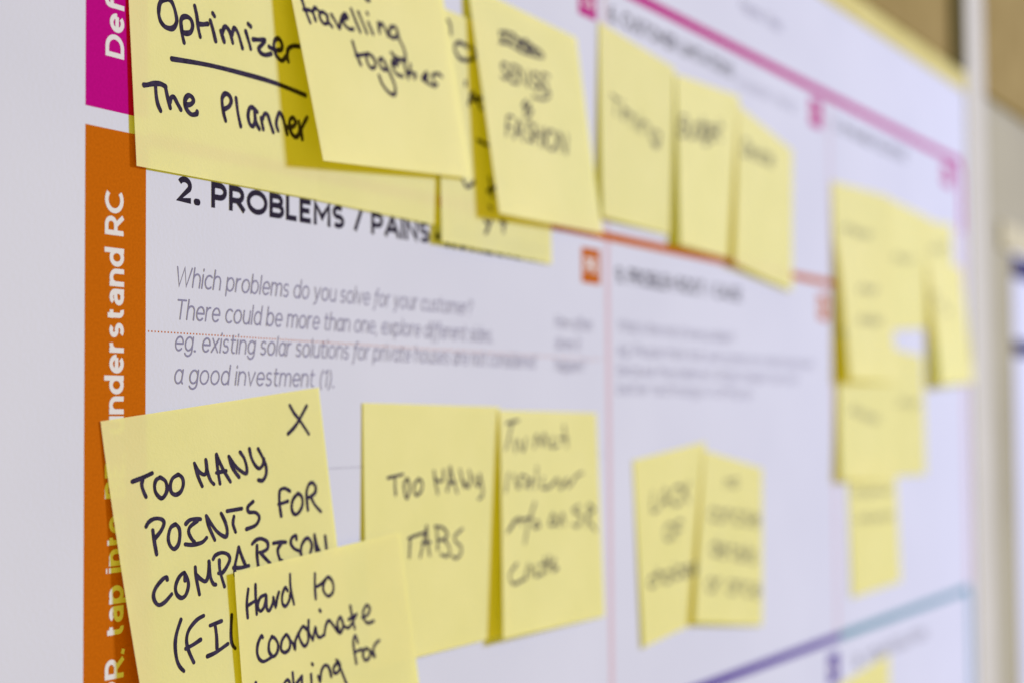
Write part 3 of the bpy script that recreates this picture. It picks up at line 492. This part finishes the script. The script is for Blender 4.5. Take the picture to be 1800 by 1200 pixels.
["yellow sticky note reading Hard to coordinate, stuck over the comparison note",[[52.0,-108.1],[131.6,-102.7],[147.0,-176.8],[56.4,-181.8]],[2.4,1.3,2.0,5.8],1.2,1.05,[[[4.98,5.32],[4.01,9.0],[4.0,12.72]],[[7.95,4.63],[7.66,8.33],[7.6,12.47]],[[4.34,9.6],[7.82,8.76]],[[11.76,7.99],[9.47,8.39],[8.24,10.31],[9.06,11.94],[10.78,11.05],[11.93,8.29]],[[11.93,8.29],[11.75,11.5],[12.65,12.48],[14.28,10.88],[14.76,9.34]],[[14.76,9.34],[15.39,11.96],[16.27,9.88],[17.22,8.27]],[[20.86,8.5],[19.93,7.51],[18.42,9.45],[18.34,11.63],[19.49,12.52],[21.13,11.31],[22.04,9.26]],[[22.49,4.22],[22.22,7.91],[23.07,12.63]],[[33.23,5.86],[32.69,9.45],[32.54,12.82]],[[32.89,9.62],[35.42,9.21],[37.87,8.06],[39.27,7.86],[40.81,9.71],[40.49,12.24],[38.2,13.13],[36.41,11.52],[36.48,9.68],[37.85,8.2]],[[9.23,19.09],[8.69,18.58],[7.07,20.53],[6.61,22.83],[7.38,24.6],[9.06,25.51],[11.91,25.05]],[[13.0,19.59],[11.62,20.93],[11.32,23.3],[12.73,24.96],[14.44,24.24],[15.11,22.21],[14.12,20.37],[12.79,19.61]],[[18.67,20.2],[16.85,21.47],[16.14,23.79],[17.63,24.93],[19.59,24.24],[20.08,22.14],[19.06,20.42],[18.47,20.22]],[[20.08,22.14],[21.19,23.2],[21.82,24.72],[22.33,22.61],[24.07,20.74]],[[27.31,20.56],[25.97,19.45],[24.0,21.28],[24.89,23.97],[26.24,24.96],[27.75,23.45],[27.81,20.1]],[[28.6,18.29],[28.28,21.31],[29.62,23.98]],[[29.62,23.98],[31.2,20.77],[31.54,22.82],[32.7,23.91],[34.75,23.48]],[[33.78,16.31],[34.16,16.75]],[[34.73,23.61],[35.8,21.12],[37.32,19.99],[38.89,21.44],[40.77,23.84],[42.05,24.39],[43.49,22.64],[42.56,19.99],[40.92,21.56],[41.28,23.51]],[[42.05,24.39],[43.66,22.97],[45.38,23.75],[47.13,23.08],[50.16,20.58]],[[47.59,17.74],[47.93,21.18],[48.52,24.53]],[[46.25,21.44],[50.16,20.58]],[[52.51,22.07],[55.23,21.7],[56.49,20.15],[55.27,18.88],[53.29,20.44],[53.15,22.49],[54.77,24.15],[57.69,24.12]],[[49.17,28.78],[48.39,26.56],[47.19,28.07],[47.14,31.0],[47.44,34.59]],[[47.09,31.28],[49.22,31.15],[50.63,31.16]],[[52.5,31.27],[50.88,32.4],[51.45,34.46],[53.35,34.43],[54.41,32.58],[52.73,31.32],[52.02,31.34]],[[54.64,32.63],[55.4,33.69],[56.22,34.47],[55.91,32.3],[57.39,30.82],[59.2,30.3]],[[28.23,30.35],[28.6,30.77]],[[16.63,34.01],[16.34,33.12],[17.65,32.47],[18.52,33.64],[17.9,35.14]],[[19.98,31.08],[19.97,35.63]],[[23.61,32.89],[20.88,34.47]],[[23.61,32.89],[23.27,36.42]],[[27.47,33.22],[27.27,37.38]],[[30.42,34.46],[31.04,36.02],[31.89,33.38],[33.62,32.07],[35.24,33.01],[35.91,35.74]],[[39.36,32.35],[37.38,33.49],[37.35,35.06],[38.89,35.22],[40.28,33.57],[38.99,31.84],[40.32,34.73],[42.52,40.48]],[[5.15,30.37],[5.33,32.14]]]],
["left yellow sticky note of the pair in the middle of the sheet",[[298.6,-85.5],[371.2,-79.3],[355.6,-154.4],[304.7,-158.2]],[0.3,0.3,0.6,0.9],1.5,1.15,[[[18.7,15.03],[17.24,22.53],[23.46,22.7]],[[25.76,22.56],[31.88,15.1],[35.92,22.84]],[[29.02,20.3],[35.36,20.46]],[[49.96,16.76],[48.68,16.14],[47.21,15.78],[45.64,15.69],[44.08,15.88],[42.65,16.34],[41.45,17.03],[40.55,17.9],[40.02,18.89],[39.91,19.93],[40.23,20.94],[40.96,21.85],[42.05,22.59],[43.42,23.11],[44.98,23.38],[46.61,23.37],[48.18,23.07],[49.57,22.52]],[[51.87,23.49],[52.32,15.72]],[[59.39,15.63],[51.32,20.29]],[[54.44,18.86],[59.76,23.68]],[[37.08,30.31],[35.69,30.37],[34.36,30.65],[33.18,31.13],[32.24,31.76],[31.59,32.52],[31.28,33.34],[31.33,34.18],[31.75,34.97],[32.51,35.67],[33.56,36.22],[34.83,36.59],[36.23,36.76],[37.67,36.71],[39.04,36.44],[40.24,35.97],[41.2,35.33],[41.84,34.57],[42.12,33.74],[42.02,32.89],[41.56,32.09],[40.77,31.39],[39.71,30.84],[38.46,30.47],[37.08,30.31]],[[52.42,31.11],[45.9,30.88],[45.29,37.39]],[[45.54,34.08],[51.24,34.28]],[[18.3,49.55],[17.45,49.18],[16.44,48.96],[15.33,48.9],[14.21,48.99],[13.16,49.23],[12.25,49.61],[11.54,50.1],[11.09,50.65],[10.93,51.24],[11.08,51.81],[11.52,52.33],[12.23,52.76],[13.15,53.07],[14.23,53.23],[15.37,53.24],[16.5,53.09],[17.52,52.79]],[[21.51,46.75],[20.08,53.13]],[[20.51,50.46],[20.51,50.46],[20.74,49.99],[21.21,49.57],[21.88,49.21],[22.7,48.94],[23.63,48.78],[24.6,48.75],[25.54,48.84],[26.4,49.05],[27.12,49.36],[27.64,49.76],[27.92,50.22],[27.96,50.7],[27.47,53.26]],[[35.38,49.65],[34.25,49.69],[33.18,49.88],[32.23,50.21],[31.46,50.64],[30.94,51.16],[30.69,51.73],[30.73,52.31],[31.07,52.85],[31.68,53.33],[32.53,53.71],[33.55,53.97],[34.68,54.08],[35.84,54.05],[36.94,53.86],[37.91,53.54],[38.68,53.1],[39.2,52.58],[39.43,52.01],[39.35,51.43],[38.99,50.88],[38.36,50.4],[37.51,50.01],[36.49,49.76],[35.38,49.65]],[[43.44,54.25],[43.96,49.78]],[[43.07,48.02],[43.13,47.52]],[[52.55,50.18],[51.57,49.8],[50.45,49.58],[49.25,49.51],[48.06,49.6],[46.97,49.85],[46.06,50.24],[45.39,50.74],[45.0,51.32],[44.94,51.92],[45.19,52.51],[45.76,53.05],[46.6,53.49],[47.66,53.81],[48.84,53.98],[50.07,53.99],[51.26,53.83],[52.3,53.52]],[[57.84,52.59],[65.43,52.83]],[[64.97,52.67],[64.82,52.07],[64.39,51.51],[63.69,51.02],[62.79,50.63],[61.74,50.37],[60.61,50.26],[59.47,50.3],[58.41,50.5],[57.5,50.83],[56.78,51.28],[56.32,51.81],[56.13,52.39],[56.25,52.98],[56.66,53.54],[57.34,54.03],[58.24,54.42],[59.3,54.68],[60.45,54.79],[61.61,54.76],[62.69,54.56],[63.63,54.23]],[[74.44,51.12],[73.81,50.88],[73.07,50.71],[72.25,50.63],[71.43,50.64],[70.67,50.73],[70.02,50.91],[69.53,51.16],[69.23,51.45],[69.16,51.77],[69.32,52.09],[69.69,52.39],[70.25,52.65],[70.96,52.84],[71.76,52.96],[72.56,52.88],[73.45,53.0],[74.23,53.19],[74.86,53.45],[75.28,53.76],[75.46,54.08],[75.39,54.4],[75.07,54.69],[74.52,54.94],[73.79,55.11],[72.93,55.2],[72.01,55.2],[71.11,55.11],[70.28,54.94],[69.6,54.7]]]],
["right yellow sticky note of the pair in the middle of the sheet",[[369.1,-82.9],[438.2,-92.6],[434.4,-163.8],[351.7,-153.4]],[0.6,0.4,0.7,2.8],1.1,0.95,[[[27.97,10.77],[27.8,14.58]],[[27.47,12.37],[27.47,12.37],[27.59,11.95],[27.92,11.52],[28.42,11.11],[29.07,10.76],[29.82,10.49],[30.62,10.31],[31.42,10.24],[32.16,10.29],[32.79,10.44],[33.27,10.7],[33.56,11.04],[33.64,11.44],[33.52,13.67]],[[39.58,8.82],[38.64,9.02],[37.76,9.35],[37.0,9.77],[36.41,10.26],[36.02,10.78],[35.87,11.29],[35.96,11.77],[36.29,12.18],[36.83,12.5],[37.55,12.69],[38.4,12.76],[39.32,12.68],[40.25,12.48],[41.14,12.16],[41.91,11.74],[42.51,11.25],[42.91,10.73],[43.07,10.2],[42.98,9.72],[42.65,9.31],[42.11,8.99],[41.37,8.8],[40.51,8.74],[39.58,8.82]],[[16.78,25.6],[15.87,25.21],[14.83,25.01],[13.72,25.02],[12.64,25.22],[11.67,25.61],[10.86,26.15],[10.29,26.81],[9.99,27.55],[9.98,28.29],[10.26,29.0],[10.81,29.62],[11.6,30.11],[12.55,30.43],[13.61,30.56],[14.71,30.48],[15.75,30.2],[16.67,29.75]],[[22.82,24.84],[21.74,24.98],[20.72,25.3],[19.85,25.78],[19.17,26.39],[18.74,27.08],[18.58,27.81],[18.7,28.53],[19.09,29.19],[19.72,29.74],[20.56,30.16],[21.54,30.41],[22.61,30.47],[23.68,30.34],[24.7,30.03],[25.58,29.55],[26.27,28.95],[26.72,28.25],[26.89,27.51],[26.78,26.79],[26.39,26.12],[25.75,25.56],[24.9,25.14],[23.9,24.9],[22.82,24.84]],[[30.42,24.29],[30.12,29.98]],[[29.24,26.73],[29.24,26.73],[29.39,26.11],[29.8,25.53],[30.41,25.01],[31.21,24.61],[32.13,24.33],[33.11,24.21],[34.08,24.26],[34.98,24.46],[35.74,24.81],[36.31,25.28],[36.65,25.84],[36.74,26.46],[36.52,29.8]],[[47.48,24.45],[46.53,24.05],[45.42,23.84],[44.23,23.85],[43.06,24.06],[41.98,24.46],[41.09,25.03],[40.43,25.72],[40.06,26.49],[40.01,27.26],[40.27,28.0],[40.83,28.65],[41.64,29.16],[42.65,29.49],[43.78,29.62],[44.96,29.53],[46.1,29.25],[47.12,28.77]],[[50.22,29.49],[50.75,23.66]],[[51.24,21.75],[51.3,21.1]],[[59.19,23.76],[58.63,23.5],[57.93,23.35],[57.15,23.3],[56.35,23.37],[55.6,23.56],[54.94,23.83],[54.43,24.18],[54.11,24.58],[54.0,25.0],[54.1,25.4],[54.42,25.76],[54.92,26.05],[55.57,26.25],[56.32,26.33],[57.1,26.17],[57.93,26.26],[58.65,26.45],[59.2,26.74],[59.55,27.1],[59.67,27.5],[59.54,27.92],[59.19,28.32],[58.63,28.68],[57.91,28.95],[57.09,29.13],[56.23,29.2],[55.39,29.15],[54.63,28.99],[54.02,28.73]],[[64.4,26.06],[71.99,25.79]],[[71.85,25.84],[71.8,25.07],[71.44,24.36],[70.81,23.77],[69.95,23.33],[68.91,23.07],[67.77,23.01],[66.61,23.16],[65.5,23.5],[64.53,24.01],[63.76,24.65],[63.24,25.38],[63.01,26.16],[63.07,26.92],[63.42,27.62],[64.05,28.21],[64.9,28.65],[65.92,28.91],[67.04,28.98],[68.19,28.84],[69.29,28.51],[70.27,28.0]],[[21.4,37.8],[21.11,45.92]],[[21.39,43.29],[21.27,42.57],[20.89,41.89],[20.26,41.3],[19.42,40.85],[18.44,40.56],[17.38,40.45],[16.33,40.52],[15.34,40.78],[14.49,41.21],[13.83,41.77],[13.41,42.43],[13.26,43.14],[13.38,43.85],[13.77,44.52],[14.4,45.1],[15.22,45.56],[16.18,45.86],[17.23,45.98],[18.28,45.91],[19.26,45.65],[20.12,45.23],[20.79,44.67],[21.22,44.01],[21.39,43.29]],[[24.36,43.15],[31.63,43.29]],[[31.62,43.52],[31.51,42.79],[31.12,42.1],[30.48,41.51],[29.61,41.04],[28.6,40.75],[27.5,40.63],[26.4,40.71],[25.36,40.98],[24.47,41.41],[23.78,41.97],[23.33,42.64],[23.16,43.36],[23.27,44.08],[23.66,44.76],[24.3,45.36],[25.15,45.82],[26.15,46.12],[27.23,46.24],[28.33,46.17],[29.36,45.91],[30.26,45.49]],[[37.67,38.64],[37.28,44.57],[37.28,44.57],[37.35,45.0],[37.61,45.4],[38.04,45.74],[38.6,46.0],[39.27,46.16],[39.98,46.21],[40.69,46.13]],[[35.36,40.77],[40.61,40.85]],[[44.42,41.4],[45.01,40.99],[45.77,40.69],[46.63,40.5],[47.55,40.44],[48.47,40.53],[49.31,40.74],[50.01,41.07],[50.54,41.5],[50.85,41.99],[50.93,42.51],[50.58,46.29]],[[51.0,43.01],[47.32,42.94],[47.03,43.02],[46.15,43.06],[45.33,43.21],[44.61,43.46],[44.05,43.8],[43.68,44.2],[43.53,44.63],[43.61,45.06],[43.92,45.47],[44.42,45.83],[45.09,46.11],[45.89,46.3],[46.75,46.37],[47.3,46.47],[48.37,46.4],[49.35,46.15],[50.16,45.75],[50.73,45.22]],[[53.88,46.53],[54.45,40.72]],[[54.56,39.09],[54.63,38.44]],[[57.27,46.81],[58.15,38.28]],[[66.04,41.35],[65.44,41.06],[64.69,40.87],[63.86,40.78],[63.01,40.81],[62.21,40.95],[61.5,41.19],[60.96,41.51],[60.61,41.9],[60.49,42.31],[60.6,42.72],[60.94,43.1],[61.47,43.42],[62.16,43.65],[62.96,43.78],[63.8,43.66],[64.68,43.79],[65.45,44.03],[66.04,44.35],[66.41,44.73],[66.53,45.15],[66.4,45.56],[66.02,45.95],[65.42,46.27],[64.65,46.51],[63.78,46.64],[62.85,46.66],[61.96,46.56],[61.15,46.36],[60.5,46.07]],[[14.83,56.43],[13.85,56.53],[12.94,56.81],[12.15,57.27],[11.54,57.86],[11.15,58.56],[11.01,59.3],[11.12,60.05],[11.48,60.75],[12.06,61.36],[12.83,61.83],[13.72,62.14],[14.69,62.25],[15.66,62.16],[16.57,61.89],[17.37,61.44],[17.99,60.84],[18.39,60.14],[18.54,59.39],[18.44,58.63],[18.08,57.92],[17.49,57.31],[16.72,56.84],[15.81,56.54],[14.83,56.43]],[[20.86,56.51],[20.65,62.38]],[[21.36,58.71],[21.36,58.71],[21.52,57.99],[21.93,57.34],[22.57,56.79],[23.38,56.38],[24.31,56.16],[25.28,56.13]],[[37.78,56.32],[36.74,56.42],[35.76,56.71],[34.9,57.18],[34.23,57.8],[33.79,58.51],[33.61,59.29],[33.7,60.06],[34.05,60.79],[34.64,61.41],[35.43,61.9],[36.36,62.21],[37.38,62.33],[38.42,62.25],[39.4,61.96],[40.26,61.49],[40.94,60.88],[41.4,60.15],[41.59,59.37],[41.51,58.59],[41.16,57.86],[40.57,57.22],[39.77,56.74],[38.82,56.43],[37.78,56.32]],[[43.85,56.34],[43.38,62.4]],[[44.08,58.88],[44.08,58.88],[44.25,58.22],[44.66,57.62],[45.27,57.1],[46.05,56.7],[46.94,56.45],[47.88,56.37],[48.81,56.46],[49.66,56.72],[50.38,57.13],[50.91,57.67],[51.22,58.29],[51.28,58.95],[50.96,62.52]],[[61.03,57.17],[60.13,56.69],[59.08,56.41],[57.94,56.36],[56.81,56.53],[55.77,56.92],[54.89,57.48],[54.24,58.19],[53.86,58.99],[53.78,59.82],[54.01,60.63],[54.52,61.34],[55.28,61.93],[56.23,62.33],[57.32,62.53],[58.45,62.5],[59.55,62.24],[60.54,61.79]],[[64.71,59.72],[71.75,59.8]],[[72.53,59.93],[72.5,59.11],[72.18,58.35],[71.6,57.69],[70.8,57.18],[69.84,56.86],[68.78,56.74],[67.7,56.84],[66.67,57.15],[65.77,57.64],[65.04,58.28],[64.55,59.03],[64.32,59.84],[64.36,60.65],[64.68,61.41],[65.26,62.06],[66.04,62.57],[66.99,62.9],[68.03,63.02],[69.1,62.93],[70.13,62.63],[71.04,62.14]]]],
["yellow sticky note at the top left of the right-hand cluster",[[545.5,52.9],[645.5,56.3],[645.2,-26.8],[546.4,-23.7]],[0.4,0.3,0.8,2.4],1.2,1.0,[[[12.98,22.73],[15.04,24.43],[17.56,21.56],[19.86,21.11],[21.88,23.65],[24.1,24.28],[26.5,23.09],[28.96,21.49],[31.0,24.48],[33.28,25.05],[35.85,22.64],[38.26,22.12],[40.52,23.42],[42.76,25.16],[45.42,22.29],[47.87,21.82],[50.09,24.36]]]],
["yellow sticky note in the upper middle of the right-hand cluster",[[640.0,55.6],[735.6,52.3],[720.8,-16.0],[645.3,-20.3]],[0.6,0.4,0.6,0.9],1.5,1.0,[[[9.64,33.7],[12.42,35.46],[15.67,32.02],[18.68,31.32],[21.47,34.06],[24.46,34.6],[27.56,33.04],[30.68,30.96],[33.63,34.31],[36.72,34.81],[39.85,31.72],[42.96,30.89],[46.09,32.28]]]],
["yellow sticky note at the top right of the right-hand cluster",[[717.9,50.2],[789.1,53.7],[787.4,-25.2],[721.3,-24.7]],[0.6,0.4,0.7,1.0],1.5,1.0,[[[15.94,18.29],[19.35,19.91],[23.45,16.08],[27.2,15.13],[30.56,17.75],[34.21,18.07],[38.12,16.25],[42.1,13.93],[45.51,17.08],[49.26,17.35],[53.37,14.05],[57.27,13.02],[61.0,14.16]]]],
["yellow sticky note lifting at its left side in the middle of the right-hand cluster",[[548.0,24.4],[638.2,27.2],[656.9,-49.9],[551.0,-49.9]],[0.9,0.6,0.9,6.8],0.8,1.1,[[[26.11,26.69],[27.96,28.36],[31.22,25.22],[33.75,24.62],[35.38,27.17],[37.62,27.7],[40.42,26.33],[43.36,24.51],[44.91,27.55],[47.21,28.03],[50.45,25.34],[53.12,24.67],[55.24,25.93]],[[21.33,43.53],[22.96,45.51],[26.15,41.9],[28.54,41.25],[29.91,44.25],[31.96,44.91],[34.64,43.35],[37.48,41.28],[38.74,44.85],[40.84,45.45],[44.01,42.37],[46.53,41.63],[48.43,43.13],[50.18,45.17],[53.57,41.51],[56.13,40.83],[57.64,43.86]]]],
["yellow sticky note at the right end of the right-hand cluster, lifting from the sheet",[[724.9,25.0],[809.5,27.9],[834.0,-47.1],[728.7,-50.3]],[1.0,0.6,1.2,6.5],0.9,1.0,[[[4.3,19.25],[6.05,22.65],[10.2,19.62],[13.1,20.0],[14.44,24.6],[16.8,26.5],[20.13,25.85],[23.71,24.61],[24.85,29.89],[27.29,31.75],[31.35,29.36],[34.41,29.67],[36.5,32.59]]]],
["yellow sticky note below the lifted one in the right-hand cluster, left of a smaller overlap",[[549.8,-27.4],[645.1,-26.8],[647.1,-106.3],[543.4,-101.7]],[0.6,0.5,0.7,3.2],1.1,1.0,[[[15.23,38.22],[17.48,40.52],[20.11,37.39],[22.56,37.13],[24.78,40.42],[27.17,41.44],[29.72,40.31],[32.33,38.68],[34.56,42.51],[37.01,43.48],[39.75,40.88],[42.33,40.54],[44.76,42.38],[47.17,44.73],[50.02,41.58],[52.67,41.31],[55.05,44.62]]]],
["yellow sticky note tucked at the lower right of the right-hand cluster",[[643.2,-30.1],[713.1,-33.2],[714.8,-104.3],[646.9,-103.1]],[0.35,0.3,0.5,0.5],1.5,1.0,[[[14.63,31.4],[18.36,33.62],[22.88,29.65],[27.01,28.94],[30.68,32.32],[34.7,33.09],[39.04,31.37],[43.48,29.05],[47.19,33.12],[51.33,33.84],[55.98,30.36],[60.35,29.53],[64.46,31.28]]]],
["lowest yellow sticky note hanging under the right-hand cluster",[[563.4,-89.6],[650.6,-91.5],[657.7,-163.5],[566.9,-164.1]],[0.3,0.3,0.5,0.6],1.5,1.0,[[[7.26,20.31],[9.87,22.04],[12.97,19.04],[15.85,18.54],[18.41,21.16],[21.19,21.78],[24.2,20.5],[27.28,18.77],[29.84,21.92],[32.69,22.51],[35.94,19.89],[38.98,19.29],[41.8,20.67],[44.58,22.53],[47.99,19.36],[51.11,18.81],[53.82,21.57],[56.82,22.26],[60.1,20.92],[63.47,19.06],[66.18,22.39]],[[12.53,34.76],[14.97,36.53],[17.94,33.54],[20.65,33.05],[23.04,35.71],[25.66,36.37],[28.51,35.11],[31.44,33.4],[33.81,36.58],[36.5,37.2],[39.58,34.59],[42.45,34.03],[45.09,35.43],[47.68,37.33],[50.93,34.18],[53.86,33.66],[56.38,36.45],[59.19,37.17],[62.28,35.86],[65.47,34.02],[67.97,37.38]]]],
["yellow sticky note at the bottom edge under the purple and teal lines",[[542.0,-206.2],[632.4,-201.0],[632.5,-274.1],[542.0,-273.8]],[0.3,0.3,0.5,0.6],1.5,1.0,[]]]


def place(nt_, u, v, bumps):
    _, K, L, p, _, _ = nt_
    s, t = u / 76, v / 76
    lt, lb = L[0] + (L[1] - L[0]) * s, L[3] + (L[2] - L[3]) * s
    tt = max(t, 0) ** p
    ax, az = K[0][0] + (K[1][0] - K[0][0]) * s, K[0][1] + (K[1][1] - K[0][1]) * s
    bx, bz = K[3][0] + (K[2][0] - K[3][0]) * s, K[3][1] + (K[2][1] - K[3][1]) * s
    wv = sum(a * math.sin(fx * s + fy * t + ph) for a, fx, fy, ph in bumps)
    return (ax + (bx - ax) * t, -(lt + (lb - lt) * tt + wv * min(1, max(t, 0) * 2)), az + (bz - az) * t)


for i, nd in enumerate(NOTES):
    label, K, L, p, w, strokes = nd
    bumps = [(rnd.uniform(.03, .07), rnd.uniform(2, 6), rnd.uniform(1, 5), rnd.uniform(0, 6)) for _ in range(3)]
    G = 28
    ox, oz = K[0]
    org = Vector((ox, 0, oz)) * MM
    V = [Vector(place(nd, 76 * a / G, 76 * b / G, bumps)) * MM - org for b in range(G + 1) for a in range(G + 1)]
    F = [(b * (G + 1) + a, (b + 1) * (G + 1) + a, (b + 1) * (G + 1) + a + 1, b * (G + 1) + a + 1) for b in range(G) for a in range(G)]
    o = link('sticky_note', V, F, PAPERS[i % 3], None, True)
    o.location = org
    tag(o, label, 'sticky note', 'yellow sticky notes on the printed sheet')
    if strokes:
        V, F = [], []
        for k, st in enumerate(strokes):
            vv, ff = ribbon(spline([tuple(q) for q in st]), w, True, .07)
            b0 = len(V)
            for u, v in vv:
                q = place(nd, u, v, bumps)
                V.append(Vector((q[0], q[1] - .03 - .004 * (k % 7), q[2])) * MM - org)
            F += [tuple(j + b0 for j in f) for f in ff]
        link('handwriting', V, F, M['marker'], o)
